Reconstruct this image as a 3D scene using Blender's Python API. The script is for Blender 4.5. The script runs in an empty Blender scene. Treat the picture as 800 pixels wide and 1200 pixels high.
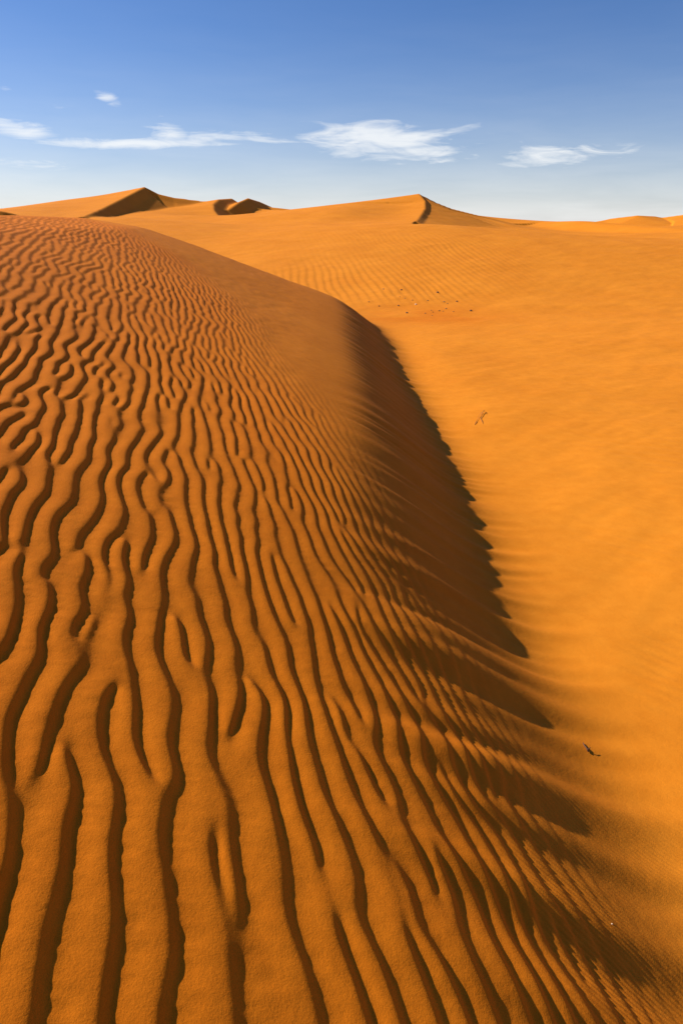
import bpy, bmesh, math, random
import numpy as np

# ------------------------------------------------------------------ basics
scene = bpy.context.scene
C = scene.collection
rng = np.random.RandomState(11)
EYE = 2.5                      # height of the lens above the desert floor (m)
PITCH = math.radians(22.9)
SUN_EL = math.radians(32.3)
SUN_DIR_H = (-0.93, 0.36)      # horizontal direction towards the sun (left, a little ahead)


def ray_point(px, py, ydist):
    """photo measurement -> real place at the given distance (z relative to the eye)"""
    u = (px - 400) / 800.0
    v = (600 - py) / 800.0
    d = np.array([u, math.cos(PITCH) + v * math.sin(PITCH), -math.sin(PITCH) + v * math.cos(PITCH)])
    return d * (ydist / d[1])


# ------------------------------------------------------------------ noise
def bspline(tab, fx, fy):
    """cubic B-spline lookup of a periodic table"""
    n, m = tab.shape
    ix = np.floor(fx).astype(np.int64)
    iy = np.floor(fy).astype(np.int64)
    tx = fx - ix
    ty = fy - iy

    def w(t):
        return ((1 - t) ** 3 / 6, (3 * t ** 3 - 6 * t ** 2 + 4) / 6,
                (-3 * t ** 3 + 3 * t ** 2 + 3 * t + 1) / 6, t ** 3 / 6)
    wx, wy = w(tx), w(ty)
    out = 0
    for a in range(4):
        ra = (ix + a - 1) % n
        row = 0
        for b in range(4):
            row = row + wy[b] * tab[ra, (iy + b - 1) % m]
        out = out + wx[a] * row
    return out


NTAB = [rng.uniform(-1.6, 1.6, (181, 193)) for _ in range(6)]


def noise(x, y, sx, sy, k=0, ang=0.0):
    if ang:
        c, s = math.cos(ang), math.sin(ang)
        x, y = c * x + s * y, -s * x + c * y
    return bspline(NTAB[k % 6], x / sx + 37.3 * k, y / sy + 11.9 * k)


def sstep(a, b, x):
    t = np.clip((x - a) / (b - a), 0, 1)
    return t * t * (3 - 2 * t)


# ------------------------------------------------------------------ ripple train
GU, GV, GD = 288, 420, 0.065


def make_envelope():
    r = np.random.RandomState(5)
    A = r.normal(size=(GU, GV)) + 1j * r.normal(size=(GU, GV))
    ku = np.fft.fftfreq(GU, GD)[:, None] * 2 * np.pi
    kv = np.fft.fftfreq(GV, GD)[None, :] * 2 * np.pi

    def blur(A, su, sv):
        return np.fft.ifft2(np.fft.fft2(A) * np.exp(-.5 * ((ku * su) ** 2 + (kv * sv) ** 2)))
    A = blur(A, .056, .130)
    A /= np.sqrt(np.mean(abs(A) ** 2))
    for _ in range(6):
        A = blur(A, .026, .046)
        A = A * np.sqrt(1.0 / (.35 + .65 * abs(A) ** 2))
    return A


ENV = make_envelope()
ENVR, ENVI = np.ascontiguousarray(ENV.real), np.ascontiguousarray(ENV.imag)


def profile_coefs(nh=10, wind=.735):
    t = np.linspace(0, 1, 512, endpoint=False)
    up = np.sin(np.pi / 2 * np.clip(t / wind, 0, 1)) ** 1.65
    dn = sstep(1, wind, t)
    h = np.where(t < wind, up, dn)
    h -= h.mean()
    F = np.fft.fft(h) / 512
    return F[1:nh + 1] * 2


PC = profile_coefs()


def ripple(phase, A, damp=1.0):
    """asymmetric ripple profile; harmonics follow the envelope so that junctions stay smooth"""
    z = A * np.exp(1j * phase)
    a = np.abs(z)
    z = z / np.maximum(a, 1e-6) * np.tanh(2.8 * a)
    out = 0
    zn = 1
    for n, c in enumerate(PC):
        zn = zn * z
        out = out + (c.real * zn.real - c.imag * zn.imag) * math.exp(-.011 * (n + 1) ** 2 * damp)
    return out


# ------------------------------------------------------------------ foreground dune
def foot_x(y):
    return np.interp(y, [-6, 0, 1.5, 4, 6, 10, 15, 18, 21, 24, 30, 40],
                     [1.33, 1.38, 1.31, 1.19, 1.21, 1.20, 1.12, .95, .2, -1.6, -8, -24])


PS = np.array([-30, -22, -16, -12, -9, -7.2, -5.8, -4.8, -3.9, -3.0, -2.2, -1.6, -1.1, -.7, -.35, -.1, .12, .35, .8, 4])
PZ = np.array([-2.4, -1.5, -.5, .05, .17, .12, -.09, -.41, -.73, -1.05, -1.33, -1.53, -1.72, -1.98, -2.26, -2.43, -2.49, -2.5, -2.5, -2.5])


def pchip_table(xs, ys, n=4000):
    t = np.linspace(xs[0], xs[-1], n)
    v = np.interp(t, xs, ys)
    return t, v


PZN = np.array([-2.4, -1.5, -.3, .20, .34, .26, .06, -.25, -.62, -1.01, -1.36, -1.62, -1.84, -2.06, -2.28, -2.42, -2.485, -2.5, -2.5, -2.5])
_T, _V = pchip_table(PS, PZ)
_, _VN = pchip_table(PS, PZN)
_dt = _T[1] - _T[0]
_k = np.exp(-.5 * (np.arange(-60, 61) * _dt / .13) ** 2)
_k /= _k.sum()
_V = np.convolve(np.pad(_V, 60, mode='edge'), _k, mode='valid')
_VN = np.convolve(np.pad(_VN, 60, mode='edge'), _k, mode='valid')


def macro_dune(x, y):
    s = x - foot_x(y)
    s = s + .10 * noise(x, y, 2.5, 3.2, 1)
    near = sstep(5.0, 2.0, y)              # a gentler slip side close to the viewer
    z = np.interp(s, _T, _V) * (1 - near) + np.interp(s, _T, _VN) * near
    # the ridge dies out beyond its brow
    end = 1 - sstep(17.5, 29, y + .06 * np.clip(x, -12, 4))
    z = -2.5 + (z + 2.5) * end
    return z, s


# ------------------------------------------------------------------ distant dunes
def P(*pts):
    return np.array([ray_point(*p) for p in pts])


DUNES = [
    # name key, crest (photo x, photo y, distance), windward width, power, lee slope
    ('peak_left', P((98, 254, 50), (120, 244, 56), (145, 232, 63), (170, 219, 70), (186, 227, 70.1), (205, 231.5, 70.4), (232, 235, 71.2), (275, 241, 73)), 24, 1.35, [.68, .68, .68, .64, .52, .50, .46, .40]),
    ('crescent', P((258, 254, 62), (252, 246, 65), (251, 239, 68), (257, 233.5, 72), (272, 232.5, 77)), 22, 1.5, .62),
    ('knoll', P((268, 246, 69), (280, 237, 72), (291, 232, 76), (304, 236, 79), (319, 242.5, 84), (340, 251, 92)), 8, 1.3, .68),
    ('peak_right', P((489, 258, 47), (495, 252, 52), (499.5, 244, 56), (498.5, 235, 60), (491, 227, 62.5), (500, 231.5, 62.6), (512, 237.5, 62.8), (530, 244.5, 63.2), (560, 252, 64), (600, 261.5, 66)), 26, 1.5, [.5, .62, .66, .66, .56, .54, .54, .50, .40, .30]),
    ('low_right', P((660, 262, 110), (695, 261, 102), (715, 256, 98), (745, 252.5, 96), (765, 253.5, 98), (774, 255, 98), (800, 251.5, 96), (860, 249, 90), (960, 246, 80)), 40, 1.6, .2),
    ('back_left', P((-160, 254, 118), (-60, 251, 118), (0, 247, 118), (50, 241, 120), (110, 237, 122), (160, 234, 126), (230, 240, 130)), 60, 1.5, .5),
    ('edge_left', P((-70, 238, 46), (-25, 243, 46), (0, 247, 46.5), (14, 249.5, 47), (30, 254, 48)), 22, 1.4, .6),
]


CAVE = {'peak_left': (1.0, .78), 'peak_right': (.42, .40)}


def crest_dune(x, y, poly, W, power, lee, base, d0=1.3, cave=.72):
    best = np.full(x.shape, 1e9)
    zc = np.zeros(x.shape)
    side = np.zeros(x.shape)
    over = np.zeros(x.shape)
    slope = np.zeros(x.shape)
    lee = [lee] * len(poly) if isinstance(lee, float) else lee
    nseg = len(poly) - 1
    for si, (a, b) in enumerate(zip(poly[:-1], poly[1:])):
        d = b[:2] - a[:2]
        L2 = d @ d
        tr = ((x - a[0]) * d[0] + (y - a[1]) * d[1]) / L2
        t = np.clip(tr, 0, 1)
        ov = np.zeros(x.shape)
        if si == 0:
            ov = np.maximum(ov, -tr * math.sqrt(L2))
        if si == nseg - 1:
            ov = np.maximum(ov, (tr - 1) * math.sqrt(L2))
        qx, qy = x - (a[0] + t * d[0]), y - (a[1] + t * d[1])
        dd = np.hypot(qx, qy)
        cr = d[0] * qy - d[1] * qx
        m = dd < best
        best = np.where(m, dd, best)
        zc = np.where(m, a[2] + t * (b[2] - a[2]), zc)
        side = np.where(m, cr, side)
        slope = np.where(m, lee[si] + t * (lee[si + 1] - lee[si]), slope)
        over = np.where(m, ov, over)
    rel = np.maximum(zc - base, 0)
    wind = rel * np.clip(1 - best / W, 0, 1) ** power
    # away from the crest the windward flank is one smooth surface under the whole crest
    cone = np.zeros(x.shape)
    for a, b in zip(poly[:-1], poly[1:]):
        for t in (0, .25, .5, .75, 1.0):
            p = a + t * (b - a)
            d = np.hypot(x - p[0], y - p[1])
            cone = np.maximum(cone, np.maximum(p[2] - base, 0) * np.clip(1 - d / W, 0, 1) ** power)
    kw = sstep(.8, 7, best)
    wind = wind * (1 - kw) + np.maximum(cone, wind) * kw
    slip = rel - slope * np.minimum(best, d0) - cave * slope * np.maximum(best - d0, 0)
    # foot of the slip face runs out softly
    slip = np.where(slip > .25, slip, .25 * np.exp(np.clip((slip - .25) / .25, -30, 0)))
    k = sstep(0, 1, over / 4.0)            # round the ends of the crest off
    return base + np.where(side >= 0, wind, np.minimum(slip, wind) * (1 - k) + wind * k)


def terrain(x, y):
    """height (relative to the eye) and the id of the landform each vertex belongs to"""
    r = np.hypot(x, y)
    base = np.full(x.shape, -2.5)
    far = sstep(14, 60, r)
    base = base + (2.75 - .75 * sstep(.0, .35, x / np.maximum(r, .1))) * sstep(18, 62, r)
    base = base + far * (.26 * noise(x, y, 26, 21, 2) + .09 * noise(x, y, 9, 7, 3))
    base = base - .4 * sstep(70, 300, r) + sstep(200, 700, r) * .9 * noise(x, y, 120, 90, 4)
    z = base.copy()
    ident = np.zeros(x.shape, np.int8)
    sel = (r > 14) & (r < 260) & (y > -20)
    xs, ys, bs = x[sel], y[sel], base[sel]
    zz = bs.copy()
    idd = np.zeros(xs.shape, np.int8)
    wob = .5 * noise(xs, ys, 7, 7, 5)
    for i, (key, poly, W, pw, lee) in enumerate(DUNES):
        zd = crest_dune(xs + .25 * wob, ys - .25 * wob, poly, W, pw, lee, bs, *CAVE.get(key, (1.3, .72)))
        m = zd > zz
        idd = np.where(m & (zd - bs > .35), i + 2, idd)
        k = np.clip((zd - bs) * .4, 1e-4, .12)
        zz = np.maximum(zd, zz) + k * np.maximum(1 - np.abs(zd - zz) / k, 0) ** 2 * .25
    z[sel] = zz
    ident[sel] = idd
    # foreground dune
    sel = (r < 60)
    xs, ys = x[sel], y[sel]
    zm, s = macro_dune(xs, ys)
    b = z[sel]
    add = zm + 2.5
    z0 = b + add
    fore = add > .10

    rs = np.hypot(xs, ys)
    # --- ripples -------------------------------------------------------
    xb = np.interp(ys, [-3, 1.5, 2.3, 3.1, 4.1, 6.3, 11.5, 15.8, 20, 26], [1.1, .83, .60, .33, .02, -.55, -1.95, -4.4, -8, -14])
    ang = .26
    w = (xs + ang * ys) / math.sqrt(1 + ang * ang)
    v = (ys - ang * xs) / math.sqrt(1 + ang * ang)
    wb = (xb + ang * ys) / math.sqrt(1 + ang * ang)
    dw = w - wb + .16 * noise(xs, ys, .9, 1.1, 0)
    GE = GD * .84
    lam = .119
    L = .42
    ex = 1 / (1 + np.exp(np.clip(-dw / L, -30, 30)))
    lam_y = lam - .013 * sstep(1.2, 5.5, ys)
    phase = 2 * np.pi * ((w - .6) / lam_y + .95 * L / lam * np.log1p(np.exp(np.clip(dw / L, -30, 30))))
    phase = phase + 1.25 * noise(w, v, .36, .17, 2) + .7 * noise(w, v, .13, .11, 3) + 1.5 * noise(w, v, 1.5, 1.9, 4)
    A = bspline(ENVR, w / GE, v / GE) + 1j * bspline(ENVI, w / GE, v / GE)
    amp = (.0108 + .0022 * sstep(2, 6, rs)) * (1 + .25 * noise(xs, ys, 1.1, 1.5, 1)) / (1 + 1.0 * ex)
    amp = amp * (1 - sstep(-.15, .75, dw)) ** 1.8 * sstep(-.02, .35, add)
    amp = amp * (1 + .15 * sstep(6, 13, rs))
    pr = ripple(phase, A)
    rip = amp * pr
    # feathery notches on the windward foot of each ripple
    flank = sstep(.25, -.35, pr) * np.clip(.5 + 1.2 * noise(w, v, .35, .40, 0), 0, 1)
    rip = rip + amp * (.03 + .075 * flank) * (noise(w, v + .30 * w, .055, .014, 5) + .8 * noise(w, v - .2 * w, .07, .031, 1)) * sstep(9, 4, rs)
    rip = rip + .16 * amp * noise(w, v, .10, .22, 1)
    rip = rip + .0007 * noise(w, v, .03, .03, 4) * sstep(4, 2, rs)

    # --- fine parasitic ripples on the slip side ------------------------
    lee = sstep(-.30, .12, dw) * sstep(.75, .15, s)
    fr = sstep(5.5, 2.6, rs)
    a2 = -.62
    q = ys * math.cos(a2) - xs * math.sin(a2)
    fine_phase = 2 * np.pi / .023 * (ys * .80 + xs * .60) + 2.6 * noise(xs, ys, .16, .11, 5) + 1.3 * noise(xs, ys, .06, .05, 1)
    fine = .0011 * np.sin(fine_phase) * np.clip(.5 + .7 * noise(xs, ys, .35, .3, 0), 0, 1.3)
    rip = rip + fine * lee * fr

    # --- ridges that run down the slip side and give the shadow its fingers
    fx = xs + .0
    fy = ys - .06 * xs + .10 * noise(xs, ys, .6, .5, 2)
    band = sstep(-1.5, -.55, s) * sstep(.6, -.1, s)
    f1 = noise(fx, fy, 1.1, .095, 3)
    f2 = noise(fx, fy, 1.0, .065, 4)
    fing = (.024 + .002 * sstep(5, 3, rs)) * np.clip(f1, -1, 1) + .017 * f2 * np.clip(.6 + .9 * noise(xs, ys, 1.5, .8, 5), .1, 1.3)
    rip = rip + fing * band * (1 - .3 * sstep(8, 14, rs))

    # --- smooth part between ripples and brink: faint dimples
    mid = sstep(-.1, .25, dw) * sstep(-1.3, -2.2, s)
    rip = rip + mid * (.004 * noise(xs, ys, .16, .30, 1) + .003 * noise(xs, ys, .07, .10, 2))

    # --- floor: soft undulation and faint ripples
    fl = sstep(.1, 1.0, s)
    soft = +.008 * noise(xs, ys, .55, .40, 5) + .020 * noise(xs, ys, 1.6, 1.1, 0) + .05 * sstep(6, 14, rs) * noise(xs, ys, 5, 3.2, 3) + .004 * noise(xs, ys, .20, .15, 1)
    soft = soft + .006 * noise(xs, ys, .55, .20, 4, .75) + .002 * noise(xs, ys, .22, .07, 2, .65)
    fph = 2 * np.pi / .21 * (xs * .45 + ys * .9) + 2.4 * noise(xs, ys, .7, .5, 2) + 1.0 * noise(xs, ys, .22, .2, 3)
    soft = soft + .0034 * np.sin(fph) * np.clip(.4 + noise(xs, ys, .9, .8, 4), 0, 1) * sstep(16, 6, rs)
    fp2 = 2 * np.pi / .095 * (xs * .62 + ys * .78) + 2.2 * noise(xs, ys, .35, .28, 0) + 1.1 * noise(xs, ys, .12, .10, 5)
    soft = soft + .0016 * np.sin(fp2) * np.clip(.35 + noise(xs, ys, .7, .55, 1), 0, 1.1) * sstep(11, 4, rs)
    rip = rip + soft * fl
    # ripples on the rise behind the stones
    up = sstep(21, 25, ys) * sstep(44, 33, ys) * sstep(-5, -1, xs) * sstep(10, 5, xs) * np.clip(.6 + .6 * noise(xs, ys, 3, 3, 3), 0, 1)
    uph = 2 * np.pi / .29 * (xs + .12 * ys) + 2.6 * noise(xs, ys, 1.0, 2.2, 1) + 1.2 * noise(xs, ys, .5, .9, 2)
    rip = rip + up * .012 * ripple(uph, np.ones_like(xs) * .85)
    z[sel] = z0 + rip
    idn = ident[sel]
    idn = np.where(fore, 1, idn)
    ident[sel] = idn
    shade_gravel = np.zeros(x.shape)
    shade_gravel[sel] = sstep(.9, -.3, s + .25 * noise(xs, ys, .8, .5, 4)) * sstep(.0, .25, add + .1) * (1 - .4 * sstep(-.35, .5, dw + .15 * noise(xs, ys, .5, .7, 2)))  # painted shade tone over the rippled dune, eased to lighten the bare shoulder
    shade_gravel = np.maximum(shade_gravel, .75 * np.clip(np.exp(-((x - 2.3) / 2.0) ** 2 - ((y - 20.6) / 1.7) ** 2) * (1 + .8 * noise(x, y, .6, .6, 3)), 0, 1))
    return z, ident, shade_gravel


# ------------------------------------------------------------------ ground grid
def grading(segments):
    out = []
    for a, b, st in segments:
        n = max(2, int(math.log(b / a) / st))
        out.append(np.exp(np.linspace(math.log(a), math.log(b), n, endpoint=False)))
    return np.concatenate(out + [np.array([segments[-1][1]])])


radii = grading([(.03, .8, .03), (.8, 2, .0021), (2, 5, .003), (5, 30, .0045), (30, 130, .0032), (130, 3500, .03)])
fine_a = np.arange(-50, 50, math.degrees(.00175))
side_a = np.concatenate([np.arange(50, 100, .7), np.arange(100, 180, 3)])
ang = np.radians(np.concatenate([-side_a[::-1], fine_a, side_a]))
NA, NR = len(ang), len(radii)
TH, RR = np.meshgrid(ang, radii, indexing='xy')        # rows = radii
X = (RR * np.sin(TH)).ravel()
Y = (RR * np.cos(TH)).ravel()
Z, IDN, SHADE_GRAVEL = terrain(X, Y)
Z = Z + EYE
print('grid', NR, NA, NR * NA)

i, j = np.meshgrid(np.arange(NR - 1), np.arange(NA), indexing='ij')
jn = (j + 1) % NA
quads = np.stack([i * NA + j, i * NA + jn, (i + 1) * NA + jn, (i + 1) * NA + j], -1).reshape(-1, 4)[:, ::-1]
fid = np.median(IDN[quads], axis=1).astype(np.int8)
for bad in (fid != IDN[quads[:, 0]],):
    fid = np.where(np.any(IDN[quads] == fid[:, None], axis=1), fid, IDN[quads[:, 0]])


def mesh_from(name, quads, mat):
    used, inv = np.unique(quads.ravel(), return_inverse=True)
    co = np.stack([X[used], Y[used], Z[used]], -1).astype(np.float32)
    me = bpy.data.meshes.new(name)
    nf = len(quads)
    me.vertices.add(len(co))
    me.vertices.foreach_set('co', co.ravel())
    me.loops.add(nf * 4)
    me.loops.foreach_set('vertex_index', inv.astype(np.int32).ravel())
    me.polygons.add(nf)
    me.polygons.foreach_set('loop_start', np.arange(0, nf * 4, 4, dtype=np.int32))
    me.polygons.foreach_set('loop_total', np.full(nf, 4, np.int32))
    me.polygons.foreach_set('use_smooth', np.ones(nf, bool))
    me.materials.append(mat)
    ca = me.attributes.new('shade_gravel', 'FLOAT', 'POINT')
    ca.data.foreach_set('value', SHADE_GRAVEL[used].astype(np.float32))
    me.update()
    me.validate()
    o = bpy.data.objects.new(name, me)
    C.objects.link(o)
    return o


def tag(o, label, cat, group=None, kind=None):
    o['label'] = label
    o['category'] = cat
    if group:
        o['group'] = group
    if kind:
        o['kind'] = kind
    return o


# ------------------------------------------------------------------ materials
def sand_material():
    m = bpy.data.materials.new('orange_sand')
    m.use_nodes = True
    nt = m.node_tree
    N, L = nt.nodes, nt.links
    b = N['Principled BSDF']
    b.inputs['Roughness'].default_value = .95
    b.inputs['Specular IOR Level'].default_value = .08
    geo = N.new('ShaderNodeNewGeometry')

    def nz(scale, detail=2.0, rough=.5):
        n = N.new('ShaderNodeTexNoise')
        n.inputs['Scale'].default_value = scale
        n.inputs['Detail'].default_value = detail
        n.inputs['Roughness'].default_value = rough
        L.new(geo.outputs['Position'], n.inputs['Vector'])
        return n
    big = nz(.55, 3)
    mid = nz(7, 4, .6)
    grain = nz(420, 1)
    def mkramp(c0, c1):
        ramp = N.new('ShaderNodeValToRGB')
        ramp.color_ramp.elements[0].position = .33
        ramp.color_ramp.elements[0].color = c0
        ramp.color_ramp.elements[1].position = .68
        ramp.color_ramp.elements[1].color = c1
        return ramp
    ramp = mkramp(SAND_A, SAND_B)
    ramp2 = mkramp(SHADE_GRAVEL_A, SHADE_GRAVEL_B)
    att = N.new('ShaderNodeAttribute'); att.attribute_name = 'shade_gravel'
    sm = N.new('ShaderNodeMix'); sm.data_type = 'RGBA'
    L.new(att.outputs['Fac'], sm.inputs['Factor'])
    L.new(ramp.outputs['Color'], sm.inputs['A'])
    L.new(ramp2.outputs['Color'], sm.inputs['B'])
    mixf = N.new('ShaderNodeMath'); mixf.operation = 'MULTIPLY_ADD'
    L.new(mid.outputs['Fac'], mixf.inputs[0]); mixf.inputs[1].default_value = .5
    half = N.new('ShaderNodeMath'); half.operation = 'MULTIPLY'
    L.new(big.outputs['Fac'], half.inputs[0]); half.inputs[1].default_value = .5
    L.new(half.outputs[0], mixf.inputs[2])
    L.new(mixf.outputs[0], ramp.inputs['Fac']); L.new(mixf.outputs[0], ramp2.inputs['Fac'])
    gm = N.new('ShaderNodeMapRange')
    gm.inputs['From Min'].default_value = .3; gm.inputs['From Max'].default_value = .7
    gm.inputs['To Min'].default_value = .86; gm.inputs['To Max'].default_value = 1.12
    L.new(grain.outputs['Fac'], gm.inputs['Value'])
    mul = N.new('ShaderNodeMix'); mul.data_type = 'RGBA'; mul.blend_type = 'MULTIPLY'
    mul.inputs['Factor'].default_value = 1
    L.new(sm.outputs['Result'], mul.inputs['A'])
    L.new(gm.outputs['Result'], mul.inputs['B'])
    L.new(mul.outputs['Result'], b.inputs['Base Color'])
    # grain relief
    g2 = nz(170, 3, .65)
    g3 = nz(34, 4, .6)
    b1 = N.new('ShaderNodeBump'); b1.inputs['Strength'].default_value = .55; b1.inputs['Distance'].default_value = .0016
    L.new(g2.outputs['Fac'], b1.inputs['Height'])
    b2 = N.new('ShaderNodeBump'); b2.inputs['Strength'].default_value = .25; b2.inputs['Distance'].default_value = .006
    L.new(g3.outputs['Fac'], b2.inputs['Height'])
    L.new(b1.outputs['Normal'], b2.inputs['Normal'])
    L.new(b2.outputs['Normal'], b.inputs['Normal'])
    return m


SAND_A = (.65, .205, .0110, 1)          # pale golden sand of the floor
SAND_B = (.76, .262, .0180, 1)
SHADE_GRAVEL_A = (.57, .145, .0042, 1)         # darker, redder tone: dune shading put into the colour; also tints the gravel
SHADE_GRAVEL_B = (.68, .186, .0065, 1)
SAND = sand_material()

NAMES = ['desert_floor', 'sand_dune'] + ['sand_dune'] * len(DUNES)
LABELS = {
    0: ('smooth bright orange sand floor stretching from the rippled dune to the horizon', 'desert floor'),
    1: ('big foreground sand dune covered in deep wavy ripples with a shadowed right side', 'dune'),
}
FAR_LABELS = {
    'peak_left': 'tall pointed dune on the left skyline with a dark slip face under its ridge',
    'crescent': 'low dune with a dark curved crescent edge right of the left peak',
    'knoll': 'small brown knoll with a dark right slope beside the dark crescent',
    'peak_right': 'broad orange dune rising to the right-hand pointed peak with a narrow dark notch',
    'low_right': 'long low rounded dune along the skyline at far right',
    'back_left': 'pale distant dune ridge behind the left peak',
    'edge_left': 'small dark-edged dune top at the left border of the photo',
}
for k in range(len(NAMES)):
    q = quads[fid == k]
    if len(q) == 0:
        continue
    o = mesh_from(NAMES[k], q, SAND)
    if k in LABELS:
        lab, cat = LABELS[k]
    else:
        lab, cat = FAR_LABELS[DUNES[k - 2][0]], 'dune'
    tag(o, lab, cat, kind='structure')


# ------------------------------------------------------------------ ground lookup
def ground_z(x, y):
    z, _, _ = terrain(np.array([float(x)]), np.array([float(y)]))
    return float(z[0]) + EYE


def ground_at(px, py):
    """where the ray of a measured photo point meets the sand"""
    u = (px - 400) / 800.0
    v = (600 - py) / 800.0
    d = np.array([u, math.cos(PITCH) + v * math.sin(PITCH), -math.sin(PITCH) + v * math.cos(PITCH)])
    t = np.linspace(.8, 60, 6000)
    z, _, _ = terrain(d[0] * t, d[1] * t)
    k = np.argmax(d[2] * t < z)
    return d[0] * t[k], d[1] * t[k], z[k] + EYE


# ------------------------------------------------------------------ small things
def simple_mat(name, col, col2, scale, rough=.8):
    m = bpy.data.materials.new(name)
    m.use_nodes = True
    N, L = m.node_tree.nodes, m.node_tree.links
    b = N['Principled BSDF']
    b.inputs['Roughness'].default_value = rough
    tc = N.new('ShaderNodeTexCoord')
    n = N.new('ShaderNodeTexNoise'); n.inputs['Scale'].default_value = scale; n.inputs['Detail'].default_value = 4
    r = N.new('ShaderNodeValToRGB')
    r.color_ramp.elements[0].color = col; r.color_ramp.elements[0].position = .35
    r.color_ramp.elements[1].color = col2; r.color_ramp.elements[1].position = .65
    L.new(tc.outputs['Object'], n.inputs['Vector']); L.new(n.outputs['Fac'], r.inputs['Fac'])
    L.new(r.outputs['Color'], b.inputs['Base Color'])
    bp = N.new('ShaderNodeBump'); bp.inputs['Strength'].default_value = .5; bp.inputs['Distance'].default_value = .004
    L.new(n.outputs['Fac'], bp.inputs['Height']); L.new(bp.outputs['Normal'], b.inputs['Normal'])
    return m


DARK_STONE = simple_mat('dark_stone', (.055, .028, .015, 1), (.15, .075, .035, 1), 40)
BROWN_STONE = simple_mat('brown_stone', (.16, .075, .03, 1), (.28, .13, .05, 1), 40)
PALE_STONE = simple_mat('pale_stone', (.55, .42, .28, 1), (.75, .62, .45, 1), 40)
DRY_WOOD = simple_mat('dry_wood', (.060, .020, .008, 1), (.13, .050, .018, 1), 90)
DRY_STRAW = simple_mat('dry_straw', (.26, .095, .015, 1), (.42, .16, .03, 1), 90)


def make_stone(seed, size, mat):
    r = random.Random(seed)
    bm = bmesh.new()
    bmesh.ops.create_icosphere(bm, subdivisions=3, radius=1)
    dirs = [(r.gauss(0, 1), r.gauss(0, 1), r.gauss(0, 1)) for _ in range(9)]
    import mathutils
    dirs = [mathutils.Vector(d).normalized() for d in dirs]
    lim = [r.uniform(.62, .92) for _ in dirs]
    sx, sy, sz = r.uniform(.85, 1.25), r.uniform(.75, 1.0), r.uniform(.55, .8)
    for v in bm.verts:                       # facets cut off a sphere: an angular stone
        p = v.co.copy()
        for d, l in zip(dirs, lim):
            e = p.dot(d) - l
            if e > 0:
                p -= d * e * .85
        v.co = mathutils.Vector((p.x * sx * size, p.y * sy * size, p.z * sz * size))
    me = bpy.data.meshes.new('pebble')
    bm.to_mesh(me); bm.free()
    me.polygons.foreach_set('use_smooth', np.ones(len(me.polygons), bool))
    me.materials.append(mat)
    o = bpy.data.objects.new('pebble', me)
    C.objects.link(o)
    return o


PX = 20.0 / 800
STONES = [  # photo x, y, radius in photo pixels, material, label or None
    (444, 359, 1.5, DARK_STONE, None), (466.5, 358.5, 2.0, DARK_STONE, 'dark angular pebble at the left end of the stone scatter nearest the dune shadow'),
    (476.5, 367, 2.2, DARK_STONE, 'largest dark pebble of the front row with a lit left side'),
    (487, 357, 1.6, PALE_STONE, 'only pale whitish pebble among the dark stones behind the dune'),
    (501, 352.5, 1.4, DARK_STONE, None), (512.5, 343, 2.1, DARK_STONE, 'flat dark pebble at the very back of the stone scatter'),
    (498, 367.5, 1.5, BROWN_STONE, 'reddish brown pebble in the front row of the scatter'),
    (520, 354, 1.5, BROWN_STONE, None), (524, 356, 1.3, BROWN_STONE, None), (522.5, 362, 1.5, DARK_STONE, None),
    (535, 353.5, 1.7, DARK_STONE, 'small dark pebble at the upper right of the stone scatter'),
    (514.5, 364.5, 1.3, DARK_STONE, None), (505, 364, 1.2, BROWN_STONE, None), (507, 366, 1.1, BROWN_STONE, None),
    (531, 365.5, 1.3, DARK_STONE, None), (551.5, 364.5, 2.1, DARK_STONE, 'lone dark pebble lying farthest right, apart from the other stones'),
    (449, 339, 1.4, BROWN_STONE, None), (470, 340, 1.6, BROWN_STONE, None), (483, 352, 1.3, BROWN_STONE, None),
    (432, 354, 1.5, BROWN_STONE, None), (468, 348, 1.0, BROWN_STONE, None), (474, 350, 1.0, BROWN_STONE, None),
    (506, 370, 1.0, BROWN_STONE, None), (519, 365, 1.0, DARK_STONE, None),
]
for n, (px, py, rad, mat, lab) in enumerate(STONES):
    x, y, z = ground_at(px, py)
    size = rad * math.hypot(y, EYE) / 800 * .72
    o = make_stone(100 + n, size, mat)
    o.location = (x, y, z + size * .22)
    o.rotation_euler = (0, 0, n * 1.7)
    if lab is None:
        lab = ('tiny dark pebble in the stone scatter behind the dune' if mat is DARK_STONE
               else 'tiny brown pebble half buried in the stone scatter behind the dune')
    tag(o, lab, 'pebble', 'pebbles scattered on the sand behind the dune')
x, y, z = ground_at(716.5, 1083)
o = make_stone(77, .0032, PALE_STONE)
o.location = (x, y, z + .001)
tag(o, 'tiny pale grit stone alone on the fine ripples at the dune foot', 'pebble')


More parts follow.
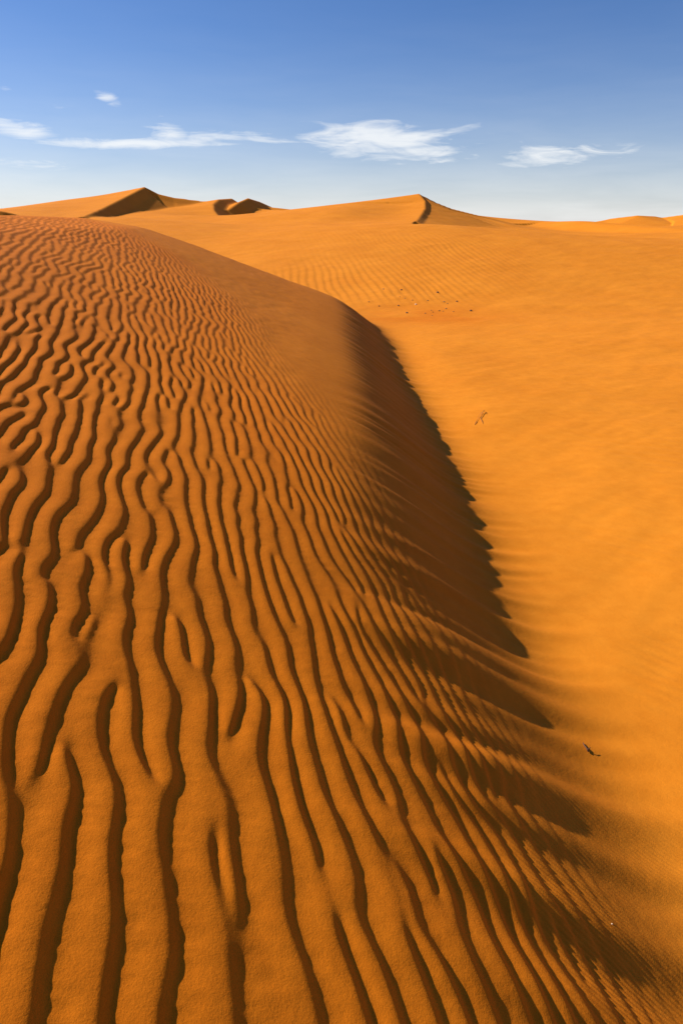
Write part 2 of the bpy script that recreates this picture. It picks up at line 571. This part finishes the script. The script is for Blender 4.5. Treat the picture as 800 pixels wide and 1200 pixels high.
def stick_mesh(name, paths, mat, parent=None):
    """tapered, slightly knobbly tubes along point lists [(x,y,z,r), ...] as one mesh"""
    import mathutils
    bm = bmesh.new()
    for pts in paths:
        rings = []
        for k, (x, y, z, r) in enumerate(pts):
            a = mathutils.Vector(pts[max(k - 1, 0)][:3]); b = mathutils.Vector(pts[min(k + 1, len(pts) - 1)][:3])
            t = (b - a).normalized()
            n1 = t.cross(mathutils.Vector((0.1, .2, 1))).normalized(); n2 = t.cross(n1)
            rings.append([bm.verts.new(mathutils.Vector((x, y, z)) + (n1 * math.cos(q * math.pi / 3.5) + n2 * math.sin(q * math.pi / 3.5)) * r * (1 + .15 * math.sin(3 * q + k))) for q in range(7)])
        for a, b in zip(rings[:-1], rings[1:]):
            for q in range(7):
                bm.faces.new((a[q], a[(q + 1) % 7], b[(q + 1) % 7], b[q]))
        bm.faces.new(rings[0][::-1]); bm.faces.new(rings[-1])
    me = bpy.data.meshes.new(name)
    bm.normal_update()
    bmesh.ops.recalc_face_normals(bm, faces=bm.faces)
    bm.to_mesh(me); bm.free()
    me.polygons.foreach_set('use_smooth', np.ones(len(me.polygons), bool))
    me.materials.append(mat)
    o = bpy.data.objects.new(name, me)
    C.objects.link(o)
    if parent:
        o.parent = parent
    return o


def root(name, loc):
    e = bpy.data.objects.new(name, None)
    e.empty_display_size = .05
    e.location = loc
    C.objects.link(e)
    return e


def on_sand(base, px, py, lift, r):
    x, y, z = ground_at(px, py)
    return (x - base[0], y - base[1], z - base[2] + lift, r)


# forked twig lying at the end of the shadow fingers
B = ground_at(688, 881)
tw = root('dry_twig', B)
tag(tw, 'short dark forked twig lying on the sand beside the shadow fingers', 'twig')
stick_mesh('stem', [[on_sand(B, 682.5, 872, .003, .0026), on_sand(B, 684.5, 875.5, .006, .0036), on_sand(B, 686.5, 879, .007, .0042), on_sand(B, 688.3, 882.5, .006, .0030)]], DRY_WOOD, tw)
stick_mesh('branch', [[on_sand(B, 687.0, 880, .007, .0028), on_sand(B, 689, 880.3, .014, .0022), on_sand(B, 690.5, 879.5, .018, .0014)]], DRY_WOOD, tw)

# wilted plant stalks on the lit floor
B = ground_at(562, 488)
pl = root('dry_stalk', B)
tag(pl, 'small wilted dry stalk with bent stems standing alone on the bright sand', 'dry plant')
stick_mesh('stem', [[on_sand(B, 563, 492, 0.0000, 0.0031), on_sand(B, 564, 486.5, 0.0210, 0.0034), on_sand(B, 566.5, 483, 0.0245, 0.0037), on_sand(B, 568.5, 485.5, 0.0140, 0.0025)]], DRY_STRAW, pl)
stick_mesh('leaf', [[on_sand(B, 562.5, 490, 0.0035, 0.0025), on_sand(B, 564, 493.5, 0.0084, 0.0037), on_sand(B, 565.7, 497, 0.0028, 0.0019)]], DRY_STRAW, pl)
stick_mesh('leaf', [[on_sand(B, 558, 494, 0.0084, 0.0025), on_sand(B, 557, 496, 0.0084, 0.0046), on_sand(B, 556, 498, 0.0021, 0.0025)]], DRY_STRAW, pl)
stick_mesh('leaf', [[on_sand(B, 564, 484, 0.0070, 0.0019), on_sand(B, 565.5, 485, 0.0084, 0.0031), on_sand(B, 566.5, 485.5, 0.0056, 0.0019)]], DRY_STRAW, pl)
stick_mesh('stem', [[on_sand(B, 558, 494, 0.0070, 0.0019), on_sand(B, 561, 488, 0.0168, 0.0019), on_sand(B, 563.5, 484.5, 0.0210, 0.0019)]], DRY_STRAW, pl)

# ------------------------------------------------------------------ sky, clouds, sun
world = bpy.data.worlds.new('World')
scene.world = world
world.use_nodes = True
nt = world.node_tree
N, L = nt.nodes, nt.links
bg = N['Background']
sky = N.new('ShaderNodeTexSky')
sky.sky_type = 'NISHITA'
sky.sun_disc = False
sky.sun_elevation = SUN_EL
sky.sun_rotation = math.atan2(SUN_DIR_H[0], SUN_DIR_H[1])
sky.altitude = 700
sky.air_density = 1.0
sky.dust_density = .6
sky.ozone_density = 3.5
SKY_STRENGTH = .065


def M(op, a, b=None, c=None):
    n = N.new('ShaderNodeMath'); n.operation = op
    for k, v in enumerate((a, b, c)):
        if v is None:
            continue
        if isinstance(v, (int, float)):
            n.inputs[k].default_value = v
        else:
            L.new(v, n.inputs[k])
    return n.outputs[0]


tc = N.new('ShaderNodeTexCoord')
sep = N.new('ShaderNodeSeparateXYZ')
L.new(tc.outputs['Generated'], sep.inputs[0])
az = M('ARCTAN2', sep.outputs['X'], sep.outputs['Y'])
el = M('ARCSINE', sep.outputs['Z'])


def azel(px, py):
    d = ray_point(px, py, 1.0)
    return math.atan2(d[0], d[1]), math.atan2(d[2], math.hypot(d[0], d[1]))


comb = N.new('ShaderNodeCombineXYZ')
L.new(az, comb.inputs[0]); L.new(el, comb.inputs[1])


def cloud_noise(sx, sy, detail, dist, off, rot=0.0):
    mp = N.new('ShaderNodeMapping')
    mp.inputs['Scale'].default_value = (sx, sy, 1)
    mp.inputs['Location'].default_value = (off, off * .37, 0)
    mp.inputs['Rotation'].default_value = (0, 0, rot)
    L.new(comb.outputs[0], mp.inputs['Vector'])
    n = N.new('ShaderNodeTexNoise')
    n.inputs['Scale'].default_value = 1
    n.inputs['Detail'].default_value = detail
    n.inputs['Roughness'].default_value = .58
    n.inputs['Distortion'].default_value = dist
    L.new(mp.outputs[0], n.inputs['Vector'])
    return n.outputs['Fac']


wisp = cloud_noise(13, 60, 9, 1.3, 3.1, .10)
streak = cloud_noise(16, 190, 6, .6, 5.7, .06)
broad = cloud_noise(6, 40, 4, .4, 8.2)
# soft patches of cirrus: photo x, y, half width, half height (px), density, tilt
PATCH = [
    (160, 168, 100, 6, 1.0, -.02), (200, 160, 30, 17, .75, .5), (232, 165, 26, 9, .8, -.2), (15, 150, 42, 10, .85, .10), (127, 116, 20, 7, .6, .45), (8, 106, 12, 9, .4, 0),
    (300, 160, 75, 8, .6, .05), (440, 163, 95, 20, 1.0, .02), (490, 172, 170, 26, .42, 0), (690, 185, 110, 20, .42, 0), (180, 160, 120, 18, .36, 0), (500, 178, 70, 14, .8, 0), (535, 153, 40, 8, .6, -.25), (440, 185, 60, 10, .55, .1),
    (650, 184, 70, 13, .85, -.02), (715, 182, 50, 18, .5, 0), (35, 192, 50, 7, .75, .03), (610, 205, 60, 9, .35, 0), (360, 160, 60, 9, .55, 0), (265, 160, 50, 5, .7, .03), (345, 163, 60, 7, .6, -.05), (400, 200, 120, 9, .35, .03), (330, 184, 40, 7, .4, 0), (560, 165, 40, 14, .4, -.2), (80, 128, 50, 9, .3, .2), (150, 138, 14, 7, .3, .3),
]
total = None
for px, py, hw, hh, dens, tilt in PATCH:
    a0, e0 = azel(px, py)
    sc = 1 / 930.0
    da = M('SUBTRACT', az, a0)
    de = M('SUBTRACT', el, e0)
    ca, sa = math.cos(tilt), math.sin(tilt)
    p = M('ADD', M('MULTIPLY', da, ca), M('MULTIPLY', de, -sa))
    q = M('ADD', M('MULTIPLY', da, sa), M('MULTIPLY', de, ca))
    p = M('DIVIDE', p, hw * sc * 1.1); q = M('DIVIDE', q, hh * sc * 1.05)
    r2 = M('ADD', M('MULTIPLY', p, p), M('MULTIPLY', q, q))
    g = M('MULTIPLY', M('EXPONENT', M('MULTIPLY', r2, -.9)), dens)
    total = g if total is None else M('MAXIMUM', total, g)
# erode the patches with wisps
ero = N.new('ShaderNodeMapRange'); ero.interpolation_type = 'SMOOTHSTEP'
L.new(M('ADD', M('MULTIPLY', total, .95), M('ADD', M('MULTIPLY', M('SUBTRACT', wisp, .5), 1.5), M('MULTIPLY', M('SUBTRACT', streak, .5), .55))), ero.inputs['Value'])
ero.inputs['From Min'].default_value = .06; ero.inputs['From Max'].default_value = 1.12
dens = M('MULTIPLY', M('MULTIPLY', ero.outputs['Result'], M('MINIMUM', M('MULTIPLY', total, 2.2), 1.0)), .80)
# thin veil low over the horizon
veil = M('MULTIPLY', M('EXPONENT', M('MULTIPLY', M('ABSOLUTE', el), -13.5)), M('ADD', .36, M('MULTIPLY', broad, .58)))
cov = M('MAXIMUM', dens, M('MINIMUM', veil, .8))
mix = N.new('ShaderNodeMix'); mix.data_type = 'RGBA'
hsv = N.new('ShaderNodeHueSaturation')
hsv.inputs['Saturation'].default_value = 1.2
hsv.inputs['Value'].default_value = 1.0
tint = N.new('ShaderNodeMix'); tint.data_type = 'RGBA'; tint.blend_type = 'MULTIPLY'
tint.inputs['Factor'].default_value = 1
tint.inputs['B'].default_value = (.97, .96, 1.15, 1)
L.new(sky.outputs[0], tint.inputs['A'])
L.new(tint.outputs['Result'], hsv.inputs['Color'])
L.new(cov, mix.inputs['Factor'])
L.new(hsv.outputs[0], mix.inputs['A'])
mix.inputs['B'].default_value = (10.9, 11.0, 10.9, 1)
L.new(mix.outputs['Result'], bg.inputs['Color'])
bg.inputs['Strength'].default_value = SKY_STRENGTH

import mathutils
sun = bpy.data.lights.new('sun', 'SUN')
sun.energy = 5.0
sun.angle = math.radians(.53)
sun.color = (1, .90, .76)
so = bpy.data.objects.new('sun', sun)
h = math.hypot(*SUN_DIR_H)
sd = mathutils.Vector((SUN_DIR_H[0] / h * math.cos(SUN_EL), SUN_DIR_H[1] / h * math.cos(SUN_EL), math.sin(SUN_EL)))
so.rotation_euler = sd.to_track_quat('Z', 'Y').to_euler()
so.location = sd * 100
C.objects.link(so)

# ------------------------------------------------------------------ camera
cam = bpy.data.cameras.new('camera')
cam.sensor_fit = 'VERTICAL'
cam.sensor_height = 36
cam.lens = 24
cam.clip_start = .02
cam.clip_end = 8000
co = bpy.data.objects.new('camera', cam)
co.location = (0, 0, EYE)
co.rotation_euler = (math.pi / 2 - PITCH, 0, 0)
C.objects.link(co)
scene.camera = co
scene.render.resolution_x = 682
scene.render.resolution_y = 1024
vs = scene.view_settings
vs.view_transform = 'Standard'
vs.look = 'None'
vs.exposure = .52
vs.gamma = 1
vs.use_curve_mapping = False
